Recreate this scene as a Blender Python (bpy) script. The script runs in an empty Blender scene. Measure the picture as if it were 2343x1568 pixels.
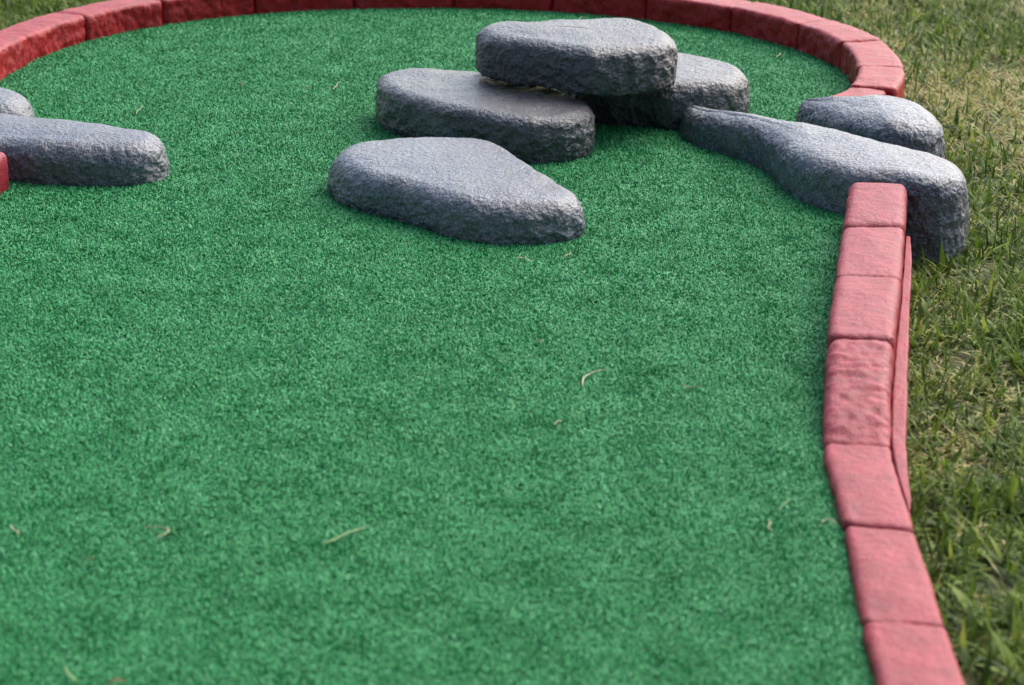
import bpy, math, random
import numpy as np
R = math.radians
rng = np.random.default_rng(7); random.seed(7)
sc = bpy.context.scene
C = sc.collection

# ---------------- camera, sky, sun, exposure ----------------
CAM_H, PITCH, LENS, SENSOR = 1.165, 19.0, 55.0, 23.6
cam_d = bpy.data.cameras.new('camera'); cam = bpy.data.objects.new('camera', cam_d); C.objects.link(cam)
cam.location = (0, 0, CAM_H); cam.rotation_euler = (R(90 - PITCH), 0, 0)
cam_d.sensor_width = SENSOR; cam_d.lens = LENS; cam_d.clip_end = 500; cam_d.clip_start = 0.05
cam_d.dof.use_dof = True; cam_d.dof.focus_distance = 4.35; cam_d.dof.aperture_fstop = 4.2
sc.camera = cam
w = bpy.data.worlds.new('World'); sc.world = w; w.use_nodes = True
nt = w.node_tree; bg = nt.nodes['Background']; sky = nt.nodes.new('ShaderNodeTexSky')
sky.sky_type = 'NISHITA'; sky.sun_disc = False
SUN_EL, SUN_AZ = 45.0, 42.0          # azimuth clockwise from +Y (away from the camera)
sky.sun_elevation = R(SUN_EL); sky.sun_rotation = R(SUN_AZ)
sky.air_density = 1.0; sky.dust_density = 3.0
nt.links.new(sky.outputs[0], bg.inputs[0]); bg.inputs[1].default_value = 0.13
sd = bpy.data.lights.new('sun', 'SUN'); sun = bpy.data.objects.new('sun', sd); C.objects.link(sun)
sd.energy = 1.9; sd.angle = R(62); sd.color = (1, .985, .965)
sun.rotation_euler = (R(90 - SUN_EL), 0, R(180 - SUN_AZ)); sun.location = (3, 3, 5)
sc.view_settings.view_transform = 'Standard'; sc.view_settings.look = 'None'
sc.view_settings.exposure = 1.15; sc.view_settings.gamma = 1.0
sc.render.engine = 'CYCLES'; sc.cycles.use_denoising = True
sc.cycles.max_bounces = 5; sc.cycles.diffuse_bounces = 3; sc.cycles.glossy_bounces = 2

# ---------------- helpers ----------------
FPX = LENS / SENSOR * 2342.0; CP, SP = math.cos(R(PITCH)), math.sin(R(PITCH))
def G(x, y, z=0.0):
    """ground position (metres) of a point seen at (x, y) on the photo (2342 wide) when it lies at height z"""
    h = CAM_H - z; u = (x - 1171) / FPX; v = (y - 784) / FPX; s = SP + v * CP
    return (h * u / s, h * (CP - v * SP) / s)

def tag(o, label=None, cat=None, group=None, kind=None):
    if label: o['label'] = label
    if cat: o['category'] = cat
    if group: o['group'] = group
    if kind: o['kind'] = kind
    return o

def mesh_np(name, V, faces_flat, nper, mat, parent=None, smooth=True, attrs=None):
    """V (n,3); faces_flat: loop indices; nper: verts per face (array)"""
    me = bpy.data.meshes.new(name)
    V = np.asarray(V, np.float32); F = np.asarray(faces_flat, np.int32).ravel(); nper = np.asarray(nper, np.int32)
    me.vertices.add(len(V)); me.vertices.foreach_set('co', V.ravel())
    me.loops.add(len(F)); me.loops.foreach_set('vertex_index', F)
    me.polygons.add(len(nper))
    st = np.zeros(len(nper), np.int32); st[1:] = np.cumsum(nper)[:-1]
    me.polygons.foreach_set('loop_start', st)
    if smooth: me.polygons.foreach_set('use_smooth', np.ones(len(nper), bool))
    for k, a in (attrs or {}).items():
        at = me.attributes.new(k, 'FLOAT', 'POINT'); at.data.foreach_set('value', np.asarray(a, np.float32))
    me.update(calc_edges=True)
    me.materials.append(mat)
    o = bpy.data.objects.new(name, me); C.objects.link(o)
    if parent: o.parent = parent
    return o

_perm = rng.permutation(256).astype(np.int64); _perm = np.concatenate([_perm, _perm])
_grad = rng.normal(size=(256, 3)); _grad /= np.linalg.norm(_grad, axis=1)[:, None]
def noise(P, scale=1.0, off=0.0):
    P = np.asarray(P, float) * scale + off + 100.0
    i = np.floor(P).astype(np.int64); f = P - i; i &= 255
    t = f * f * f * (f * (f * 6 - 15) + 10); out = np.zeros(len(P))
    for dx in (0, 1):
        for dy in (0, 1):
            for dz in (0, 1):
                h = _perm[_perm[_perm[i[:, 0] + dx & 255] + (i[:, 1] + dy & 255) & 511] + (i[:, 2] + dz & 255) & 511] & 255
                g = (_grad[h] * (f - np.array([dx, dy, dz]))).sum(1)
                wx = t[:, 0] if dx else 1 - t[:, 0]; wy = t[:, 1] if dy else 1 - t[:, 1]; wz = t[:, 2] if dz else 1 - t[:, 2]
                out += wx * wy * wz * g
    return out * 1.5

def inside(px, py, poly):
    r = np.zeros(len(px), bool); n = len(poly)
    for k in range(n):
        x1, y1 = poly[k]; x2, y2 = poly[(k + 1) % n]
        if y1 == y2: continue
        c = ((y1 > py) != (y2 > py)) & (px < (x2 - x1) * (py - y1) / (y2 - y1) + x1)
        r ^= c
    return r

def spline(P, n, closed=False):
    """centripetal-ish Catmull-Rom through P, resampled to n points evenly by length"""
    P = np.asarray(P, float); out = []; m = len(P)
    segs = m if closed else m - 1
    for k in range(segs):
        if closed: p0, p1, p2, p3 = P[(k - 1) % m], P[k], P[(k + 1) % m], P[(k + 2) % m]
        else: p0, p1, p2, p3 = P[max(k - 1, 0)], P[k], P[k + 1], P[min(k + 2, m - 1)]
        for t in np.linspace(0, 1, 24, endpoint=False):
            out.append(.5 * ((2 * p1) + (p2 - p0) * t + (2 * p0 - 5 * p1 + 4 * p2 - p3) * t * t + (3 * p1 - p0 - 3 * p2 + p3) * t ** 3))
    out.append(P[0] if closed else P[-1]); out = np.array(out)
    d = np.r_[0, np.cumsum(np.linalg.norm(np.diff(out, axis=0), axis=1))]
    s = np.linspace(0, d[-1], n + 1)[:-1] if closed else np.linspace(0, d[-1], n)
    return np.stack([np.interp(s, d, out[:, j]) for j in range(out.shape[1])], 1)

# ---------------- materials ----------------
class NB:
    def __init__(s, name):
        s.m = bpy.data.materials.new(name); s.m.use_nodes = True; s.t = s.m.node_tree
        s.b = s.t.nodes['Principled BSDF']
    def n(s, typ, **kw):
        x = s.t.nodes.new(typ)
        for k, v in kw.items(): setattr(x, k, v)
        return x
    def l(s, a, b): s.t.links.new(a, b)
    def noise(s, scale, detail=4, rough=.6, vec=None):
        x = s.n('ShaderNodeTexNoise'); x.inputs['Scale'].default_value = scale
        x.inputs['Detail'].default_value = detail; x.inputs['Roughness'].default_value = rough
        if vec: s.l(vec, x.inputs['Vector'])
        return x.outputs['Fac']
    def ramp(s, fac, stops):
        x = s.n('ShaderNodeValToRGB'); e = x.color_ramp.elements
        while len(e) < len(stops): e.new(.5)
        for q, (p, c) in zip(e, stops): q.position = p; q.color = (*c, 1) if len(c) == 3 else c
        s.l(fac, x.inputs[0]); return x.outputs[0]
    def mix(s, fac, a, b, mode='MIX'):
        x = s.n('ShaderNodeMix', data_type='RGBA', blend_type=mode)
        if isinstance(fac, float): x.inputs[0].default_value = fac
        else: s.l(fac, x.inputs[0])
        for v, i in ((a, 6), (b, 7)):
            if isinstance(v, tuple): x.inputs[i].default_value = (*v, 1)
            else: s.l(v, x.inputs[i])
        return x.outputs[2]
    def bump(s, h, strength, dist, prev=None):
        x = s.n('ShaderNodeBump'); x.inputs['Strength'].default_value = strength; x.inputs['Distance'].default_value = dist
        s.l(h, x.inputs['Height'])
        if prev: s.l(prev, x.inputs['Normal'])
        return x.outputs[0]
    def coord(s): return s.n('ShaderNodeTexCoord').outputs['Object']
    def attr(s, name):
        x = s.n('ShaderNodeAttribute'); x.attribute_name = name; return x.outputs['Fac']

def stone_mat(name, dark, light, rough, grain=1.0, coat=0.0, spec=.5):
    q = NB(name); v = q.coord()
    g = q.noise(210, 4, .75, v)
    g2 = q.noise(38, 4, .6, v)
    col = q.ramp(g, [(.32, tuple(c * .35 for c in dark)), (.46, dark), (.56, light), (.70, tuple(min(1, c * 2.4) for c in light))])
    warm = q.ramp(q.noise(9, 3, .5, v), [(.45, (0, 0, 0)), (.62, (1, 1, 1))])
    col = q.mix(warm, col, q.mix(.25, col, (.13, .10, .085)))
    q.l(col, q.b.inputs['Base Color'])
    rr = q.n('ShaderNodeMapRange'); q.l(g2, rr.inputs[0]); rr.inputs[1].default_value = .3; rr.inputs[2].default_value = .7
    rr.inputs[3].default_value = rough - .08; rr.inputs[4].default_value = rough + .12
    q.l(rr.outputs[0], q.b.inputs['Roughness']); q.b.inputs['Specular IOR Level'].default_value = spec
    q.b.inputs['Coat Weight'].default_value = coat; q.b.inputs['Coat Roughness'].default_value = .30
    n1 = q.bump(q.noise(230, 3, .7, v), .8 * grain, .0024)
    n2 = q.bump(q.noise(120, 4, .65, v), .7 * grain, .005, n1)
    q.l(n2, q.b.inputs['Normal']); q.l(n2, q.b.inputs['Coat Normal'])
    return q.m
M_STONE_PALE = stone_mat('stone_paint_pale', (.014, .018, .027), (.070, .088, .125), .36, 1.2, .35, .9)
M_STONE_DARK = stone_mat('stone_paint_gloss', (.008, .009, .013), (.034, .038, .050), .30, 1.3, .35, .75)

def red_mat(name, rough=.42, grain=.5, stops=(), spec=.45):
    q = NB(name); v = q.coord()
    col = q.ramp(q.noise(26, 5, .65, v), stops)
    pits = q.ramp(q.noise(190, 3, .6, v), [(.34, (.40, .22, .25)), (.45, (1, 1, 1))])
    col = q.mix(.85, col, pits, 'MULTIPLY')
    dirt = q.ramp(q.noise(11, 6, .7, v), [(.34, (.62, .50, .48)), (.52, (1, 1, 1))])
    col = q.mix(.2, col, dirt, 'MULTIPLY')
    q.l(col, q.b.inputs['Base Color']); q.b.inputs['Roughness'].default_value = rough
    q.b.inputs['Specular IOR Level'].default_value = spec
    n1 = q.bump(q.noise(280, 3, .7, v), .7 * grain, .0018)
    n2 = q.bump(q.noise(110, 5, .7, v), .55 * grain, .004, n1)
    q.l(n2, q.b.inputs['Normal'])
    return q.m
M_RED = red_mat('kerb_paint', .50, 1.2, [(.3, (.22, .006, .014)), (.55, (.30, .010, .023)), (.75, (.36, .020, .040))])
M_RED_ROUGH = red_mat('kerb_paint_rough', .34, 1.3, [(.3, (.26, .004, .005)), (.55, (.36, .006, .009)), (.75, (.42, .014, .018))], .30)

def fibre_mat(name, stops, rough=.45, trans=0.0, spec=.4, sheen=0.0):
    q = NB(name)
    col = q.ramp(q.attr('tone'), stops); q.l(col, q.b.inputs['Base Color'])
    q.b.inputs['Roughness'].default_value = rough; q.b.inputs['Specular IOR Level'].default_value = spec
    if sheen:
        q.b.inputs['Sheen Weight'].default_value = sheen; q.b.inputs['Sheen Roughness'].default_value = .4
    if trans:
        tr = q.n('ShaderNodeBsdfTranslucent'); q.l(col, tr.inputs[0]); mx = q.n('ShaderNodeMixShader'); mx.inputs[0].default_value = trans
        q.l(q.b.outputs[0], mx.inputs[1]); q.l(tr.outputs[0], mx.inputs[2]); q.l(mx.outputs[0], q.t.nodes['Material Output'].inputs[0])
    return q.m
M_TURF = fibre_mat('turf_fibre', [(0, (.012, .14, .035)), (.35, (.028, .265, .075)), (.75, (.060, .37, .125)), (1, (.20, .51, .30))], .55, 0, .3, 0)
M_GRASS = fibre_mat('grass_blade', [(0, (.030, .062, .008)), (.3, (.082, .145, .018)), (.6, (.23, .32, .04)), (.7, (.34, .33, .09)), (.85, (.50, .41, .17)), (1, (.72, .60, .32))], .55, .35, .2)
q = NB('turf_backing'); v = q.coord()
q.l(q.ramp(q.noise(150, 4, .7, v), [(.3, (.008, .09, .03)), (.7, (.02, .19, .06))]), q.b.inputs['Base Color']); q.b.inputs['Roughness'].default_value = .8
q.l(q.bump(q.noise(260, 3, .6, v), .8, .004), q.b.inputs['Normal']); M_BACK = q.m
q = NB('lawn_soil'); v = q.coord()
q.l(q.ramp(q.noise(30, 6, .75, v), [(.3, (.022, .026, .008)), (.5, (.06, .06, .018)), (.7, (.15, .125, .05))]), q.b.inputs['Base Color']); q.b.inputs['Roughness'].default_value = .95
q.l(q.bump(q.noise(60, 5, .7, v), .8, .01), q.b.inputs['Normal']); M_SOIL = q.m

# ---------------- kerb geometry ----------------
Z_TOP, Z_BOT, Z_GRASS = .065, -.10, -.07
ring_in = np.array([(.636, 4.735), (.692, 4.822), (.737, 5.01), (.733, 5.263), (.659, 5.464), (.521, 5.664), (.301, 5.83), (.076, 5.925),
                    (-.2, 5.965), (-.46, 5.94), (-.66, 5.872), (-.846, 5.748), (-1.001, 5.56), (-1.092, 5.32), (-1.125, 5.14), (-1.115, 4.98), (-1.07, 4.82), (-1.02, 4.73)])
ring = spline(ring_in, 900)
def arc_at(p): return int(np.argmin(((ring - np.array(p)) ** 2).sum(1)))
rt = np.gradient(ring, axis=0); rt /= np.linalg.norm(rt, axis=1)[:, None]
rn = np.stack([rt[:, 1], -rt[:, 0]], 1)          # path goes counter-clockwise; outward normal
cen = np.array([-.19, 5.05])
if ((ring[450] - cen) * rn[450]).sum() < 0: rn = -rn
joints = [0, arc_at((.692, 4.822)), arc_at((.737, 5.01)), arc_at((.733, 5.263)), arc_at((.659, 5.464)), arc_at((.521, 5.664))]
a, b = joints[-1], arc_at((-.846, 5.748))
joints += [int(a + (b - a) * k / 6) for k in range(1, 7)]
joints += [arc_at((-1.001, 5.56)), arc_at((-1.092, 5.32)), arc_at((-1.115, 5.04)), 899]

def rounded_box(nx, ny, nz, lx, ly, lz, r):
    """surface grid of a rounded box of half sizes lx, ly, lz; returns unit-ish coords in metres, quads"""
    V = []; idx = {}; F = []
    def vid(i, j, k):
        if (i, j, k) not in idx:
            idx[(i, j, k)] = len(V); V.append((i / nx * 2 - 1, j / ny * 2 - 1, k / nz * 2 - 1))
        return idx[(i, j, k)]
    for i in range(nx):
        for j in range(ny):
            F.append((vid(i, j, nz), vid(i + 1, j, nz), vid(i + 1, j + 1, nz), vid(i, j + 1, nz)))
            F.append((vid(i, j, 0), vid(i, j + 1, 0), vid(i + 1, j + 1, 0), vid(i + 1, j, 0)))
    for i in range(nx):
        for k in range(nz):
            F.append((vid(i, 0, k), vid(i + 1, 0, k), vid(i + 1, 0, k + 1), vid(i, 0, k + 1)))
            F.append((vid(i, ny, k), vid(i, ny, k + 1), vid(i + 1, ny, k + 1), vid(i + 1, ny, k)))
    for j in range(ny):
        for k in range(nz):
            F.append((vid(0, j, k), vid(0, j, k + 1), vid(0, j + 1, k + 1), vid(0, j + 1, k)))
            F.append((vid(nx, j, k), vid(nx, j + 1, k), vid(nx, j + 1, k + 1), vid(nx, j, k + 1)))
    V = np.array(V)
    L = np.array([lx, ly, lz]); P = V * L
    Q = np.clip(P, -(L - r), L - r); D = P - Q; n = np.linalg.norm(D, axis=1); n[n == 0] = 1
    inf = np.abs(D).max(1)                        # keep grid points spread over the rounding
    P = Q + D / n[:, None] * inf[:, None]
    N = D / n[:, None]
    return P, N, np.array(F)

def block(name, inner, outer, ztop, mat, label, group, nx=56, r=.012, rough_in=.0, rough_top=.0, seed=0, gap=-.0004, cat='kerb block', bulge=0.0, zbot=Z_BOT, parent=None, jit=0.0):
    """inner/outer: (m,2) curves of the two top edges from start to end; ztop: (m,) heights"""
    inner = np.asarray(inner, float); outer = np.asarray(outer, float); ztop = np.asarray(ztop, float)
    m = len(inner); L = np.linalg.norm(np.diff((inner + outer) / 2, axis=0), axis=1).sum(); W = np.linalg.norm(inner - outer, axis=1).mean()
    H = ztop.mean() - zbot
    P, N, F = rounded_box(nx, 22, 26, L / 2 - gap, W / 2, H / 2, r)
    t = P[:, 1] / W + .5; P[:, 0] *= 1 - (.0065 / (L / 2)) * (2 * t - 1) ** 8
    s = (P[:, 0] / (L / 2) + 1) / 2 * (m - 1); zz = P[:, 2] / H + .5
    ii = np.clip(np.floor(s).astype(int), 0, m - 2); f = (s - ii)[:, None]
    A = inner[ii] * (1 - f) + inner[ii + 1] * f; B = outer[ii] * (1 - f) + outer[ii + 1] * f
    zt = (ztop[ii] * (1 - f[:, 0]) + ztop[ii + 1] * f[:, 0])
    if len(ztop) > 2:
        pass
    XY = A * (1 - t[:, None]) + B * t[:, None]; Z = zbot + (zt - zbot) * zz
    X = np.column_stack([XY, Z])
    # local frame for displacement
    dirn = (inner[ii + 1] - inner[ii]); dirn /= np.linalg.norm(dirn, axis=1)[:, None]
    side = B - A; side /= np.linalg.norm(side, axis=1)[:, None]
    up = np.array([0, 0, 1.0])
    Nw = N[:, :1] * np.column_stack([dirn, np.zeros(len(X))]) + N[:, 1:2] * np.column_stack([side, np.zeros(len(X))]) + N[:, 2:3] * up
    o = seed * 3.7
    d = noise(X, 22, o) * .0016 + noise(X, 70, o) * .0008 + noise(X, 7, o) * .0018
    if rough_in:
        wgt = np.clip(-N[:, 1], 0, 1) * np.clip(1 - N[:, 2] * 1.2, 0, 1)
        d += wgt * rough_in * (noise(X, 45, o) * .0045 + noise(X, 120, o) * .0028 + noise(X * np.array([1, 1, .5]), 18, o) * .004)
    if rough_top:
        wgt = np.clip(N[:, 2], 0, 1)
        nn = noise(X * np.array([1, 2.2, 1]), 30, o); n3 = noise(X, 75, o)
        d += wgt * rough_top * (nn * .0026 + n3 * .0016 - np.clip(noise(X, 42, o + 9) - .3, 0, 1) * .006)
    if bulge: d += bulge * np.clip(N[:, 2], 0, 1) * (1 - (P[:, 0] / (L / 2)) ** 2) * (1 - (2 * t - 1) ** 2)
    X = X + Nw * d[:, None]
    c = np.array([(inner[:, 0].mean() + outer[:, 0].mean()) / 2, (inner[:, 1].mean() + outer[:, 1].mean()) / 2, 0])
    ob = mesh_np(name, X - c, F, np.full(len(F), 4), mat)
    ob.location = c
    if label: tag(ob, label, cat, group)
    return ob

WR = .100
RG = 'red painted kerb blocks round the green'
ring_labels = [
 'short red kerb block just behind the round grey stone, end of the curved kerb',
 'red kerb block, second from the round grey stone at the right end of the curve',
 'red kerb block at the outermost right bend of the curve, third from the stone',
 'red kerb block with dark brown inner face, fourth from the round stone',
 'red kerb block above right of the stone stack, fifth from the round stone',
 'red kerb block at the far edge just right of the stacked stones',
 'dark red kerb block at the far edge directly behind the topmost stacked stone',
 'dark red kerb block at the far edge behind the left part of the topmost stone',
 'dark red kerb block at the middle of the far edge, left of the stone stack',
 'red kerb block at the far edge, third right of the long pink topped block',
 'red kerb block at the far edge, second right of the long pink topped block',
 'red kerb block at the far edge, just right of the long pink topped block',
 'long pink topped red kerb block at upper left, its right end at the frame top',
 'pink topped red kerb block at upper left, second from the left frame edge',
 'pink topped red kerb block cut by the left frame edge',
 'last red kerb block of the curve behind the round stone at the left']
for k in range(len(joints) - 1):
    i0, i1 = joints[k], joints[k + 1]; ids = np.linspace(i0, i1, 14).astype(int)
    inn = ring[ids]; out = inn + rn[ids] * WR
    dz = rng.normal() * .0015
    if k == 0: out = inn + rn[ids] * .085 - np.array([.0, .0])
    block('kerb_block', inn + rn[ids] * rng.normal() * .0015, out, np.full(14, Z_TOP + dz), M_RED_ROUGH, ring_labels[k], RG, seed=k + 1, rough_in=1.0, r=.011, nx=64, bulge=.002)

# right-hand kerb run (toward the camera), photo positions of the two top edges at their heights
ri = [(1942, 413, .080), (1926, 515, .065), (1910, 628, .065), (1893, 767, .065), (1883, 1012, .018), (1930, 1195, .018), (1973, 1420, .018), (2040, 1700, .018), (2110, 2060, .018)]
ro = [(2077, 415, .080), (2071, 515, .065), (2061, 634, .065), (2047, 775, .065), (2040, 1018, .018), (2095, 1210, .018), (2166, 1428, .018), (2262, 1705, .018), (2360, 2060, .018)]
run_lab = ['red kerb block with rounded end touching the long grey boulder on the right',
 'smooth red kerb block, second from the long grey boulder',
 'smooth red kerb block, third from the long grey boulder and just above the pitted block',
 'long pitted and wrinkled red kerb block sloping down halfway along the right kerb',
 'smooth pink red kerb block just below the pitted block where the kerb bends',
 'smooth red kerb block above the lowest joint at lower right',
 'red kerb block cut by the bottom frame edge at right',
 'red kerb block of the right run just below the frame']
RI = spline([G(*p) for p in ri], 801); RO = spline([G(*p) for p in ro], 801)
def near_idx(S, p): return int(np.argmin(((S - np.array(G(*p))) ** 2).sum(1)))
ii_ = [near_idx(RI, p) for p in ri]; oo_ = [near_idx(RO, p) for p in ro]
for k in range(len(ri) - 1):
    inn = RI[np.linspace(ii_[k], ii_[k + 1], 12).astype(int)]; out = RO[np.linspace(oo_[k], oo_[k + 1], 12).astype(int)]
    z = np.linspace(ri[k][2], ri[k + 1][2], 12) + [0, -.002, .001, 0, 0, -.0015, .001, 0][k]
    rough = 0.0
    if k == 3:
        z = np.interp(np.linspace(0, 1, 12), [0, .12, .75, 1], [.064, .062, .032, .012]); rough = 1.0
    block('kerb_block', inn, out, z, M_RED if k != 3 else M_RED, run_lab[k], RG, seed=30 + k, r=[.016, .012, .013, .016, .009, .010, .010, .010][k], rough_top=rough, nx=80, bulge=.003, rough_in=.3)

# low red footing strip outside the right kerb
so = [(2083, 538, .014), (2085, 600, .014), (2079, 765, .014), (2074, 1000, .014), (2078, 1090, .014), (2082, 1150, .014), (2076, 1190, .012)]
so = [G(*p) for p in so]; SO = spline(so, 60)
SI = np.array([RO[np.argmin(((RO - p) ** 2).sum(1))] for p in SO]); SI = SI + (SO - SI) / (np.linalg.norm(SI - SO, axis=1)[:, None] + 1e-6) * .0008
block('kerb_footing', SI, SO, np.full(60, .014), M_RED, 'narrow low red footing strip along the outer side of the right kerb', None, nx=160, r=.003, seed=50, cat='kerb footing', rough_in=.3)

# left-hand kerb run, mirrored; only its first block reaches into the frame
LG = 'red painted kerb blocks of the left run'
def mir(S):
    dx = .588 - S[:, 0]; dy = S[:, 1] - 4.024; a = R(-21)
    return np.column_stack([-.922 + dx * math.cos(a) - dy * math.sin(a), 4.262 + dx * math.sin(a) + dy * math.cos(a)])
left_lab = ['red kerb block cut by the left frame edge below the long grey stone', 'red block of the left kerb, second from the long grey stone',
            'red block of the left kerb, third from the long grey stone', 'red block of the left kerb, fourth from the long grey stone', 'red block of the left kerb, fifth from the long grey stone', 'red block of the left kerb, sixth from the long grey stone', 'red block of the left kerb, seventh from the long grey stone']
for k in range(6):
    inn = mir(RI[np.linspace(ii_[k], ii_[k + 1], 12).astype(int)]); out = mir(RO[np.linspace(oo_[k], oo_[k + 1], 12).astype(int)])
    block('kerb_block', inn[::-1], out[::-1], np.full(12, .072 if k < 3 else .03), M_RED, left_lab[k], RG, seed=60 + k, r=.014, nx=60, rough_in=.3)

# ---------------- stones ----------------
def stone(name, pts, H, z0, rh, rv, mat, label, cat='stone', crown=.004, grad=(0, 0), amp=1.0, n=460, seed=0, bulge=.004, group=None, smooth=3, hfun=None):
    O = spline(pts, n, True)
    for _ in range(36): O = (np.roll(O, 1, 0) + O + np.roll(O, -1, 0)) / 3
    # middle line of the outline: the rings of the top close on it
    c0 = O.mean(0); ev, U = np.linalg.eigh(np.cov((O - c0).T)); ax = U[:, 1]; ay = U[:, 0]
    pu = (O - c0) @ ax; pv = (O - c0) @ ay
    def mid(u):
        m_ = np.abs(pu - u) < .012
        return (pv[m_].min() + pv[m_].max()) / 2, (pv[m_].max() - pv[m_].min()) / 2
    ends = []
    for e, sg in ((pu.min(), 1), (pu.max(), -1)):
        u = e + sg * .02
        while mid(u)[1] > (u - e) * sg * .95: u += sg * .006
        ends.append(u)
    us = np.linspace(ends[0], ends[1], 26); vs_ = np.array([mid(u)[0] for u in us])
    for _ in range(8): vs_[1:-1] = (vs_[:-2] + vs_[1:-1] + vs_[2:]) / 3
    dens = spline(c0 + us[:, None] * ax + vs_[:, None] * ay, 200)
    D = ((O[:, None, :] - dens[None]) ** 2).sum(2); tgt = dens[D.argmin(1)]
    for _ in range(8): tgt = (np.roll(tgt, 3, 0) + tgt + np.roll(tgt, -3, 0)) / 3
    dist = np.linalg.norm(tgt - O, axis=1)
    O = O + (tgt - O) / dist[:, None] * .003; dist = dist - .003
    c = O.mean(0)
    cz = lambda XY: (hfun(XY) if hfun else np.full(len(XY), H)) + (XY - c) @ np.array(grad)
    rings = []
    rhl = np.minimum(rh, dist * .8)
    nrm = (tgt - O) / dist[:, None]
    Hloc = cz(O)
    # underside
    for q in np.linspace(1, .12, 6):
        rings.append(np.column_stack([O + (tgt - O) * q, np.full(n, z0)]))
    nb = 8
    for a in np.linspace(0, 90, nb)[:-1]:
        r_ = .008
        rings.append(np.column_stack([O + nrm * (r_ * (1 - math.sin(R(a)))), np.full(n, z0 + r_ * (1 - math.cos(R(a))))]))
    ns = 26
    for t in np.linspace(0, 1, ns):
        z = (z0 + .010) + ((Hloc - rv) - (z0 + .010)) * t
        rings.append(np.column_stack([O - nrm * bulge * math.sin(math.pi * min(1, t * .8 + .1)), z]))
    b_end = bulge * math.sin(math.pi * .9)
    for a in np.linspace(0, 90, 34)[1:]:
        ins = rhl * (1 - math.cos(R(a))) - b_end * (1 - a / 90)
        XY = O + nrm * ins[:, None]
        rings.append(np.column_stack([XY, cz(XY) - rv + rv * math.sin(R(a))]))
    for t in np.linspace(0, 1, 40)[1:]:
        q = (rhl + (dist - rhl) * t)
        XY = O + nrm * q[:, None]
        rings.append(np.column_stack([XY, cz(XY) + crown * (1 - (1 - t) ** 2)]))
    Gd = np.array(rings); m = len(Gd); last = Gd[-1].copy()
    for _ in range(smooth):
        A = Gd.copy(); A[1:-1] = (Gd[:-2] + Gd[2:] + 2 * Gd[1:-1]) / 4
        Gd = (np.roll(A, 1, 1) + np.roll(A, -1, 1) + 2 * A) / 4
    Gd[-1] = last; Gd[-1, :, 2] = Gd[-2, :, 2].mean() * 0 + last[:, 2]
    # normals by finite differences
    du = np.roll(Gd, -1, 1) - np.roll(Gd, 1, 1); dv = np.gradient(Gd, axis=0); N = np.cross(du, dv)
    N /= np.linalg.norm(N, axis=2)[..., None] + 1e-9
    mid = Gd.mean((0, 1)); sgn = np.sign(((Gd[15] - mid) * N[15]).sum()); N *= sgn
    capw = np.clip((np.arange(m) - (m - 46)) / 12, 0, 1)[:, None, None]
    N = N * (1 - capw) + np.array([0, 0, 1.0]) * capw; N /= np.linalg.norm(N, axis=2)[..., None] + 1e-9
    P = Gd.reshape(-1, 3); Nf = N.reshape(-1, 3)
    o = seed * 5.3 + 11
    side = np.clip(1 - Nf[:, 2], 0, 1)
    nz = noise(P, 6, o) * .004 + noise(P, 16, o) * .0026 + (noise(P, 42, o) * .0016 + noise(P, 95, o) * .0013 + noise(P, 190, o) * .0012) * (.40 + 1.2 * side)
    nz += side * (np.abs(noise(P, 28, o + 4)) - .25) * -.006
    top_fade = np.ones((m, n)); top_fade[:5] = 0
    P = P + Nf * (nz * amp * top_fade.ravel())[:, None]
    vv = np.arange(m * n).reshape(m, n); a_ = vv[:-1]; b_ = vv[1:]
    F = np.stack([a_, np.roll(a_, -1, 1), np.roll(b_, -1, 1), b_], 2).reshape(-1, 4)
    if sgn < 0: F = F[:, ::-1]
    loc = np.array([c[0], c[1], z0])
    ob = mesh_np(name, P - loc, F, np.full(len(F), 4), mat); ob.location = loc
    tag(ob, label, cat, group)
    return ob

stone('stone', [(-.337,4.25),(-.313,4.155),(-.265,4.085),(-.208,4.035),(-.145,3.97),(-.098,3.92),(-.03,3.885),(.029,3.882),(.085,3.896),(.122,3.932),(.120,4.00),(.088,4.07),(.045,4.17),(.010,4.28),(-.04,4.365),(-.10,4.39),(-.19,4.385),(-.262,4.36),(-.312,4.32)],
      .075, -.012, .040, .040, M_STONE_PALE,
      'low pale blue grey painted stone alone in front of the stacked stones on the green', grad=(0, .0), crown=.004, seed=1, smooth=4)
B_H = .093
stone('stone', [(-.279,4.80),(-.268,4.72),(-.235,4.65),(-.19,4.59),(-.146,4.537),(-.051,4.466),(.033,4.418),(.10,4.430),(.142,4.465),(.160,4.51),(.158,4.56),(.135,4.62),(.095,4.69),(.026,4.775),(-.078,4.85),(-.137,4.875),(-.19,4.88),(-.244,4.865)],
      B_H, -.003, .028, .024, M_STONE_DARK,
      'flat dark glossy grey stone, lower left of the stack, in front of the topmost one', crown=.002, seed=2, bulge=.003)
stone('stone', [(.092,4.85),(.12,4.785),(.19,4.735),(.265,4.71),(.33,4.685),(.415,4.705),(.465,4.745),(.487,4.80),(.483,4.87),(.447,4.94),(.396,4.99),(.348,5.02),(.287,5.02),(.18,4.98),(.11,4.92)],
      .099, -.003, .034, .032, M_STONE_DARK,
      'dark grey stone at the lower right of the stack, half under the topmost one', crown=.002, seed=3)
T0 = .104
stone('stone', [(-.075,4.79),(-.058,4.715),(-.001,4.655),(.068,4.612),(.14,4.555),(.182,4.548),(.239,4.565),(.30,4.60),(.328,4.66),(.322,4.74),(.29,4.82),(.241,4.875),(.188,4.885),(.097,4.865),(.008,4.85),(-.045,4.84)],
      .199, T0, .036, .030, M_STONE_DARK,
      'topmost stone of the stack, thick dark grey slab lying across two other stones', crown=.003, seed=4, bulge=.003)
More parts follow.
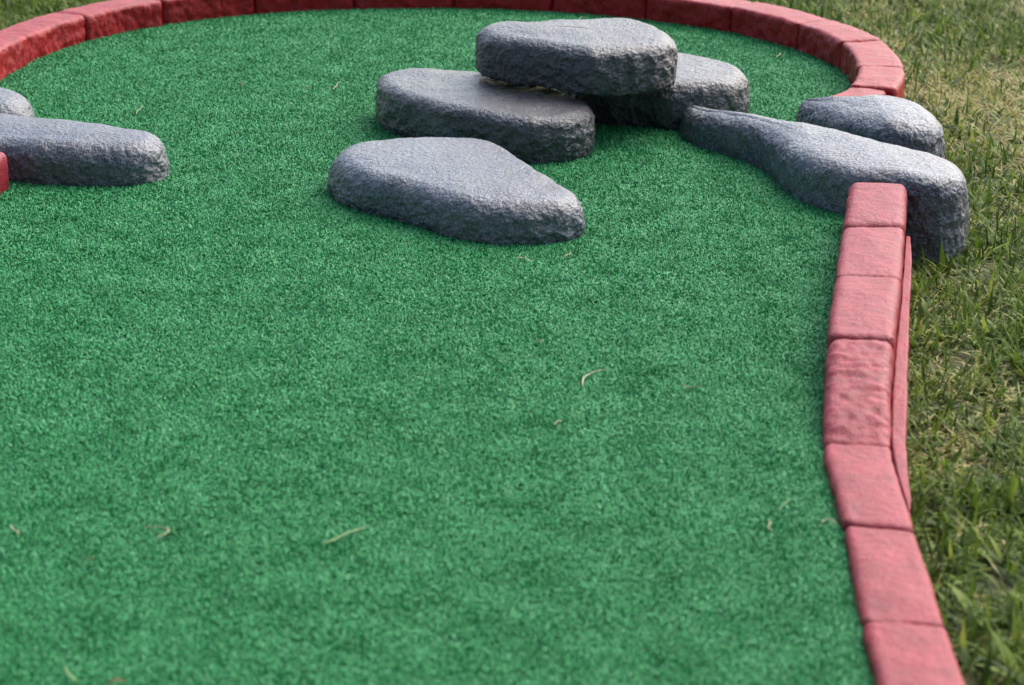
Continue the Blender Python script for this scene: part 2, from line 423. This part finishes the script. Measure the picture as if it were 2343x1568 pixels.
def hD(XY):
    return np.interp(XY[:, 0], [.33, .42, .55, .68, .8], [.057, .070, .087, .090, .083])
stone('boulder', [(.334,4.66),(.345,4.60),(.384,4.53),(.444,4.445),(.481,4.35),(.498,4.24),(.528,4.155),(.568,4.094),(.596,4.055),(.648,4.035),(.706,4.005),(.755,4.005),(.793,4.035),(.810,4.09),(.806,4.15),(.775,4.205),(.722,4.25),(.669,4.32),(.60,4.405),(.527,4.48),(.452,4.575),(.40,4.66),(.365,4.695),(.342,4.69)],
      .09, -.085, .036, .032, M_STONE_PALE,
      'long grey painted boulder with narrow left end, behind the right kerb end', 'boulder', crown=.003, seed=5, hfun=hD, smooth=5, n=620)
stone('boulder', [(.573,4.74),(.585,4.66),(.615,4.59),(.66,4.51),(.71,4.45),(.77,4.43),(.82,4.46),(.843,4.53),(.835,4.61),(.80,4.67),(.75,4.70),(.70,4.705),(.645,4.715),(.60,4.74)],
      .08, -.085, .055, .04, M_STONE_PALE,
      'rounded pale grey boulder behind the long one, at the end of the curved red kerb', 'boulder', seed=6, smooth=8, hfun=lambda XY: np.interp(XY[:, 0], [.57, .64, .72, .80, .85], [.052, .072, .082, .080, .072]))
stone('stone', [(-.94,4.30),(-.90,4.28),(-.825,4.265),(-.743,4.256),(-.68,4.27),(-.652,4.31),(-.646,4.36),(-.665,4.40),(-.71,4.43),(-.806,4.475),(-.895,4.51),(-.986,4.545),(-1.12,4.57),(-1.20,4.56),(-1.245,4.50),(-1.22,4.38),(-1.14,4.31),(-1.04,4.295)],
      .080, -.03, .04, .042, M_STONE_PALE,
      'long low grey stone reaching in from the left frame edge beside the red block', seed=7, smooth=4)
stone('stone', [(-1.04,4.80),(-1.00,4.77),(-.972,4.73),(-.958,4.68),(-.963,4.63),(-.992,4.59),(-1.08,4.58),(-1.195,4.62),(-1.245,4.68),(-1.214,4.76),(-1.13,4.81)],
      .080, -.03, .055, .045, M_STONE_PALE,
      'small rounded end of a pale grey stone behind the long left one', seed=8, smooth=8)

# ---------------- ground: lawn soil and putting green ----------------
def grid_sheet(name, x0, x1, y0, y1, nx, ny, zf, mat):
    xs = np.linspace(x0, x1, nx); ys = np.linspace(y0, y1, ny); X, Y = np.meshgrid(xs, ys)
    V = np.column_stack([X.ravel(), Y.ravel(), np.zeros(X.size)]); V[:, 2] = zf(V)
    i = np.arange(nx * ny).reshape(ny, nx)
    F = np.stack([i[:-1, :-1], i[:-1, 1:], i[1:, 1:], i[1:, :-1]], 2).reshape(-1, 4)
    return mesh_np(name, V, F, np.full(len(F), 4), mat)
lawn = grid_sheet('ground', -60, 60, -40, 80, 240, 240, lambda V: np.full(len(V), Z_GRASS - .006), M_SOIL); tag(lawn, kind='structure')

run_in = RI[np.linspace(0, 800, 60).astype(int)]            # far -> near
right_side = run_in + np.array([.02, 0])
left_side = mir(run_in) - np.array([.02, 0])
ring_off = ring[::12] + rn[::12] * .02
turf_poly = [tuple(p) for p in right_side[::-1]] + [(.66, 4.2), (.70, 4.5)] + [tuple(p) for p in ring_off] + [(-1.02, 4.5), (-.97, 4.3)] + [tuple(p) for p in left_side]
foot_poly = [tuple(p) for p in (RO[np.linspace(0, 800, 60).astype(int)] + np.array([.004, 0]))[::-1]] + [(.80, 4.15), (.84, 4.5)] + [tuple(p) for p in ring[::12] + rn[::12] * .104] + [(-1.15, 4.5), (-1.1, 4.3)] + [tuple(p) for p in mir(RO[np.linspace(0, 800, 60).astype(int)]) - np.array([.004, 0])]
import bmesh
bm = bmesh.new(); vs = [bm.verts.new((x, y, 0)) for x, y in turf_poly]
f = bm.faces.new(vs); bmesh.ops.triangulate(bm, faces=[f])
me = bpy.data.meshes.new('putting_green'); bm.to_mesh(me); bm.free(); me.materials.append(M_BACK)
gr = bpy.data.objects.new('putting_green', me); C.objects.link(gr); tag(gr, kind='structure')

# artificial turf pile
def pile():
    x0, x1, y0, y1 = -1.2, .80, 1.55, 6.05
    area = (x1 - x0) * (y1 - y0)
    Pn = int(area * 190000); X = rng.uniform(x0, x1, Pn); Y = rng.uniform(y0, y1, Pn)
    # fewer fibres far away and outside the strip the photo shows
    keep = rng.uniform(size=Pn) < np.interp(Y, [2.0, 3.5, 6], [1.0, .85, .55])
    keep &= ~((np.abs(X) > .2145 * (Y * CP + .38) + .15) & (rng.uniform(size=Pn) < .45))
    keep &= ~((Y < 2.1) & (rng.uniform(size=Pn) < .4))
    X, Y = X[keep], Y[keep]
    k = inside(X, Y, turf_poly); X, Y = X[k], Y[k]; n = len(X)
    P = np.column_stack([X, Y, np.zeros(n)])
    big = noise(P, 3.5, 3) ; mid = noise(P, 14, 5); fine = noise(P, 95, 8); fine2 = noise(P, 210, 2)
    az = .8 * noise(P, 5, 7) + 3 * noise(P, 60, 1) + rng.normal(0, 2.2, n) + 1.2
    lean = np.clip(.95 + .25 * mid + .3 * fine + rng.normal(0, .28, n), .05, 1.5)
    L = .0080 * (1 + .25 * fine + .2 * fine2 + rng.normal(0, .18, n)).clip(.4, 1.9)
    wd = rng.uniform(.0005, .0010, n) * np.interp(Y, [2, 6], [1, 1.5])
    dx, dy = np.cos(az), np.sin(az)
    pa = az + math.pi / 2 + rng.normal(0, .7, n); px, py = np.cos(pa) * wd, np.sin(pa) * wd
    h1 = L * .55 * np.cos(lean * .5); o1 = L * .55 * np.sin(lean * .5)
    l2 = np.minimum(lean * 1.7, 2.0); h2 = h1 + L * .5 * np.cos(l2); o2 = o1 + L * .5 * np.sin(l2)
    V = np.zeros((n, 5, 3), np.float32)
    V[:, 0] = np.column_stack([X - px, Y - py, np.full(n, -.001)]); V[:, 1] = np.column_stack([X + px, Y + py, np.full(n, -.001)])
    V[:, 2] = np.column_stack([X + px * .9 + dx * o1, Y + py * .9 + dy * o1, h1]); V[:, 3] = np.column_stack([X - px * .9 + dx * o1, Y - py * .9 + dy * o1, h1])
    V[:, 4] = np.column_stack([X + dx * o2, Y + dy * o2, h2])
    base = (np.arange(n) * 5)[:, None]
    loops = np.concatenate([base + 0, base + 1, base + 2, base + 3, base + 3, base + 2, base + 4], 1)
    nper = np.tile([4, 3], n)
    tone = np.clip(.50 + .04 * big + .15 * fine + .10 * mid + rng.normal(0, .15, n), 0, 1)
    tone = np.where(rng.uniform(size=n) < .02, .95, tone)
    o = mesh_np('turf_pile', V.reshape(-1, 3), loops, nper, M_TURF, smooth=False, attrs={'tone': np.repeat(tone, 5)})
    tag(o, 'short bright green artificial turf pile covering the putting green', 'turf', kind='stuff')
pile()

# real lawn round the course
def blades(X, Y, Z, L, wd, az, lean, curl, tone, seg=4, name='grass', mat=M_GRASS):
    n = len(X); V = np.zeros((n, seg * 2 + 1, 3), np.float32)
    dx, dy = np.cos(az), np.sin(az); px, py = -dy * wd, dx * wd
    cx = np.zeros(n); cz_ = np.zeros(n); ang = lean.copy()
    for s in range(seg + 1):
        t = s / seg; prof = (1 - t ** 2.2) * (.75 + .5 * math.sin(math.pi * min(1, t * 1.3)))
        if s < seg:
            V[:, 2 * s] = np.column_stack([X + dx * cx - px * prof, Y + dy * cx - py * prof, Z + cz_])
            V[:, 2 * s + 1] = np.column_stack([X + dx * cx + px * prof, Y + dy * cx + py * prof, Z + cz_])
        else: V[:, 2 * s] = np.column_stack([X + dx * cx, Y + dy * cx, Z + cz_])
        cx = cx + L / seg * np.sin(ang); cz_ = np.maximum(cz_ + L / seg * np.cos(ang), .002 - 0 * ang); ang = ang + curl / seg
    k = seg * 2 + 1; base = (np.arange(n) * k)[:, None]; parts = []
    for s in range(seg - 1): parts += [base + 2 * s, base + 2 * s + 1, base + 2 * s + 3, base + 2 * s + 2]
    parts += [base + 2 * seg - 2, base + 2 * seg - 1, base + 2 * seg]
    loops = np.concatenate(parts, 1); nper = np.tile([4] * (seg - 1) + [3], n)
    return V.reshape(-1, 3), loops, nper, np.repeat(tone, k)

def lawn_blades():
    x0, x1, y0, y1 = -2.4, 2.8, 1.4, 8.6
    Pn = int((x1 - x0) * (y1 - y0) * 40000)
    X = rng.uniform(x0, x1, Pn); Y = rng.uniform(y0, y1, Pn)
    vis = np.abs(X) < .2145 * (Y * CP + .42) + .12
    keep = vis | (rng.uniform(size=Pn) < .25); X, Y = X[keep], Y[keep]
    k = ~inside(X, Y, foot_poly); X, Y = X[k], Y[k]; n = len(X)
    P = np.column_stack([X, Y, np.zeros(n)])
    cl = noise(P, 9, 4) + .6 * noise(P, 28, 2); dry = noise(P, 2.3, 12) + .5 * noise(P, 7, 6)
    keep = rng.uniform(size=n) < np.clip(.62 + .9 * cl, .12, 1); X, Y, cl, dry = X[keep], Y[keep], cl[keep], dry[keep]; n = len(X)
    kind = rng.uniform(size=n)
    # dry patch near the boulders as in the photo
    dry = dry + .95 * np.exp(-((X - 1.15) ** 2 / .2 + (Y - 5.1) ** 2 / .6)) - .35 + np.clip((Y - 3.6) * .10, -.12, .3)
    isdry = (rng.uniform(size=n) < np.clip(.42 + .6 * dry, .16, .85))
    L = rng.uniform(.02, .068, n) * np.where(isdry, .8, 1); wd = rng.uniform(.0008, .0023, n)
    wide = (kind < .14) & ~isdry; wd[wide] *= 2.3
    lean = np.abs(rng.normal(.95, .4, n)); lean[isdry] = rng.uniform(.9, 1.5, isdry.sum()); curl = rng.normal(.7, .7, n)
    az = rng.uniform(0, 2 * math.pi, n)
    tone = np.clip(.27 + .10 * cl + rng.normal(0, .18, n), 0, .62)
    tone[isdry] = np.clip(rng.normal(.78, .1, isdry.sum()), .62, 1)
    tone = np.where((kind > .985), .6, tone)
    V, l, npf, t = blades(X, Y, np.full(n, Z_GRASS - .004), L, wd, az, lean, curl, tone)
    o = mesh_np('lawn_grass', V, l, npf, M_GRASS, smooth=False, attrs={'tone': t})
    tag(o, 'rough mown lawn grass with dry straw patches around the course', 'grass', kind='stuff')
lawn_blades()

# broad bright weed leaves standing in the lawn
def weed(x, y, leaves, label, name='weed', z=Z_GRASS):
    X0, Y0 = G(x, y, z); n = len(leaves)
    a = np.array(leaves, float); a[:, 0] *= .85; a[:, 1] *= 1.0; a[:, 5] *= .92
    V, l, npf, t = blades(np.zeros(n), np.zeros(n), np.zeros(n), a[:, 0], a[:, 1], a[:, 2], a[:, 3], a[:, 4], a[:, 5], seg=8)
    o = mesh_np(name, V, l, npf, M_GRASS, smooth=True, attrs={'tone': t}); o.location = (X0, Y0, z - .002)
    tag(o, label, 'weed', 'broad leaved weeds in the lawn')
weed(2155, 622, [(.075,.0045,1.6,.15,.5,.50),(.06,.005,.3,.6,.8,.45),(.065,.004,3.0,.7,.7,.52),(.05,.004,5.2,.7,.7,.4),(.06,.004,4.0,.9,.4,.45)], 'light green weed sprouting at the foot of the long grey boulder')
weed(2290, 1290, [(.06,.007,2.6,1.0,.6,.56),(.045,.005,.5,1.0,.6,.5)], 'pointed bright green weed leaf in the lawn right of the lower kerb')
weed(2235, 1420, [(.085,.007,2.1,.8,.8,.55),(.07,.006,4.6,.9,.7,.5),(.05,.005,.4,1.0,.6,.4)], 'broad bright green weed leaves right of the lowest kerb joint')
weed(2330, 1560, [(.09,.007,2.0,.7,.6,.55),(.07,.006,3.0,.9,.7,.5)], 'bright green weed leaf in the bottom right corner')
weed(2145, 1255, [(.03,.006,.9,1.0,.5,.58),(.03,.005,2.6,1.1,.4,.52)], 'small rounded yellow green weed leaf close to the kerb at lower right')
weed(2290, 760, [(.06,.004,2.4,.9,.5,.5),(.055,.004,.6,.9,.5,.45),(.05,.004,4.4,.9,.5,.5)], 'green weed rosette in the lawn right of the pitted kerb block')
weed(2260, 470, [(.08,.003,1.4,.3,.5,.45),(.07,.003,2.2,.5,.6,.4),(.06,.003,.4,.6,.6,.5),(.06,.003,5.,.6,.6,.35)], 'tall dark green grass weed beside the right end of the long boulder')

# dry clippings lying on the turf
def clip_mat(name, col):
    q = NB(name); q.l(q.ramp(q.noise(120, 3, .6, q.coord()), [(.3, tuple(c * .65 for c in col)), (.7, col)]), q.b.inputs['Base Color']); q.b.inputs['Roughness'].default_value = .6; return q.m
M_STRAW = clip_mat('dry_straw', (.40, .38, .20)); M_GCLIP = clip_mat('fading_clipping', (.22, .36, .12)); M_BROWN = clip_mat('brown_leaf_bit', (.26, .14, .05))
def clipping(pts, wd, mat, label, name='grass_clipping', z=.0085):
    W = np.array([G(x, y, z) for x, y in pts]); W = spline(W, 16) if len(W) > 2 else W[0] + (W[1] - W[0]) * np.linspace(0, 1, 16)[:, None]
    wd *= .75; c = W.mean(0); T = np.gradient(W, axis=0); T /= np.linalg.norm(T, axis=1)[:, None] + 1e-9; Nn = np.column_stack([-T[:, 1], T[:, 0]])
    t = np.linspace(0, 1, 16); pr = wd * np.sqrt(np.clip(1 - (2 * t - 1) ** 4, .03, 1)); h = .0022 * np.sin(t * 9 + c[0] * 50) * .5 + .001
    rows = []
    for a, dz in ((-1, 0), (0, .0007), (1, 0), (0, -.0004)):
        rows.append(np.column_stack([W - c + Nn * (pr * a)[:, None], h + dz]))
    V = np.stack(rows, 1).reshape(-1, 3); i = np.arange(64).reshape(16, 4); j = np.roll(i, -1, 1)
    F = np.stack([i[:-1], j[:-1], j[1:], i[1:]], 2).reshape(-1, 4)
    o = mesh_np(name, V, F, np.full(len(F), 4), mat); o.location = (c[0], c[1], z); tag(o, label, 'leaf litter' if 'leaf' in name else 'clipping', 'dry bits lying on the turf')
clipping([(1332,885),(1335,866),(1352,854),(1375,850),(1392,850)], .0022, M_STRAW, 'curved pale straw clipping in the middle of the turf, hook shaped')
clipping([(1553,883),(1575,887),(1603,888)], .0016, M_BROWN, 'thin brownish straight clipping right of the hook shaped straw')
clipping([(1226,783),(1243,781)], .0018, M_STRAW, 'tiny straw bit above left of the hook shaped straw')
clipping([(1266,972),(1285,961)], .0018, M_STRAW, 'short pale clipping below left of the hook shaped straw')
clipping([(738,1245),(836,1206)], .0030, M_GCLIP, 'long straight yellow green grass clipping in the lower left turf')
clipping([(330,1205),(360,1208),(386,1215),(372,1224),(358,1231)], .0018, M_STRAW, 'bent pale clipping left of the long green clipping')
clipping([(198,1281),(216,1280)], .0022, M_BROWN, 'reddish brown speck of leaf in the lower left turf', 'leaf_bit')
clipping([(148,1528),(160,1548),(175,1562)], .0022, M_GCLIP, 'pale green clipping at the lower left frame edge')
clipping([(245,1563),(270,1558),(292,1560)], .0028, M_BROWN, 'brown leaf bit at the bottom frame edge', 'leaf_bit')
clipping([(1180,594),(1198,590),(1209,597),(1213,600)], .0022, M_STRAW, 'curled dry straw just below the lone front stone')
clipping([(1292,588),(1306,580)], .0020, M_STRAW, 'small straw bit below the right end of the lone front stone')
clipping([(1165,212),(1172,190)] if False else [(762,207),(774,190)], .0016, M_STRAW, 'thin straw left of the stacked stones')
clipping([(311,262),(318,252),(327,245)], .0014, M_STRAW, 'thin pale curved straw above right of the long left stone')
clipping([(546,191),(556,195)], .0028, M_BROWN, 'dark brown leaf bit in the far left turf', 'leaf_bit')
clipping([(700,203),(712,200)], .0022, M_BROWN, 'brown leaf bit left of the thin straw by the stack', 'leaf_bit')
clipping([(1776,132),(1786,124)], .0028, M_STRAW, 'pale leaf bit near the curved kerb right of the stack', 'leaf_bit')
clipping([(1752,1188),(1762,1196),(1758,1208),(1768,1216)], .0016, M_STRAW, 'curled pale straw left of the lower right kerb')
clipping([(1782,1168),(1806,1142)], .0012, M_GCLIP, 'thin green clipping just above the curled straw by the lower right kerb')
clipping([(1878,1200),(1888,1189),(1902,1190),(1910,1202)], .0014, M_STRAW, 'small arched straw right beside the lower right kerb')
clipping([(1322,52),(1326,44),(1334,38)], .0012, M_STRAW, 'thin twig standing behind the topmost stacked stone')
clipping([(22,1205),(34,1214),(44,1224)], .0018, M_STRAW, 'pale straw at the left frame edge in the lower turf')

# unseen trees added to keep the sky off faces turned toward the camera
leaf_q = NB('tree_leaf'); leaf_q.l(leaf_q.ramp(leaf_q.attr('tone'), [(0, (.025, .06, .012)), (1, (.07, .13, .03))]), leaf_q.b.inputs['Base Color']); leaf_q.b.inputs['Roughness'].default_value = .5; M_LEAF = leaf_q.m
bark_q = NB('bark'); bark_q.l(bark_q.ramp(bark_q.noise(14, 5, .7, bark_q.coord()), [(.3, (.05, .035, .025)), (.7, (.15, .11, .08))]), bark_q.b.inputs['Base Color']); M_BARK = bark_q.m
def blocker_tree(x, y, h, rad, label):
    e = bpy.data.objects.new('blocker_tree', None); C.objects.link(e); e.location = (x, y, Z_GRASS); tag(e, label, 'blocker_tree', 'added sky-blocking trees outside the frame')
    k = 14; zs = np.linspace(0, h * .75, 12); th = np.linspace(0, 2 * math.pi, k, endpoint=False)
    V = np.array([[math.cos(t) * (.22 * (1 - z / h) + .05 * math.exp(-z * 3)), math.sin(t) * (.22 * (1 - z / h) + .05 * math.exp(-z * 3)), z] for z in zs for t in th])
    V[:, 0] += .08 * np.sin(V[:, 2]); i = np.arange(len(V)).reshape(12, k)
    F = np.stack([i[:-1], np.roll(i, -1, 1)[:-1], np.roll(i, -1, 1)[1:], i[1:]], 2).reshape(-1, 4)
    mesh_np('trunk', V, F, np.full(len(F), 4), M_BARK, e)
    n = 9000; nc = 60; cc = rng.normal(size=(nc, 3)); cc /= np.linalg.norm(cc, axis=1)[:, None]; cc *= (rng.uniform(.35, 1, nc) ** .5)[:, None] * rad * .8
    cc[:, 2] = cc[:, 2] * .95 + h * .58
    ci = rng.integers(0, nc, n); Pp = cc[ci] + rng.normal(size=(n, 3)) * rad * .17
    Pp[:, 2] = np.maximum(Pp[:, 2], .5)
    A = rng.normal(size=(n, 3)); A /= np.linalg.norm(A, axis=1)[:, None]; B = np.cross(A, rng.normal(size=(n, 3))); B /= np.linalg.norm(B, axis=1)[:, None]
    s_ = rng.uniform(.07, .14, n)[:, None]
    V = np.stack([Pp - A * s_, Pp + B * s_ * .5, Pp + A * s_, Pp - B * s_ * .5], 1).reshape(-1, 3)
    mesh_np('crown', V, np.arange(4 * n).reshape(n, 4), np.full(n, 4), M_LEAF, e, smooth=False, attrs={'tone': np.repeat(rng.uniform(size=n), 4)})
for a in [(-6.5, 2.0, 7.5, 2.6, 'left one of the added leafy sky-blocking trees, out of view'), (-6.5, -2.5, 8, 2.8, 'rear left one of the added leafy sky-blocking trees, out of view'), (-3, -5.2, 8, 2.9, 'left of two tall leafy trees added behind the viewpoint to block sky'),
          (1.5, -5.6, 8, 2.9, 'right of two tall leafy trees added behind the viewpoint to block sky'), (5.6, -5.0, 7, 2.5, 'rear right one of the added leafy sky-blocking trees, out of view')]:
    blocker_tree(*a)
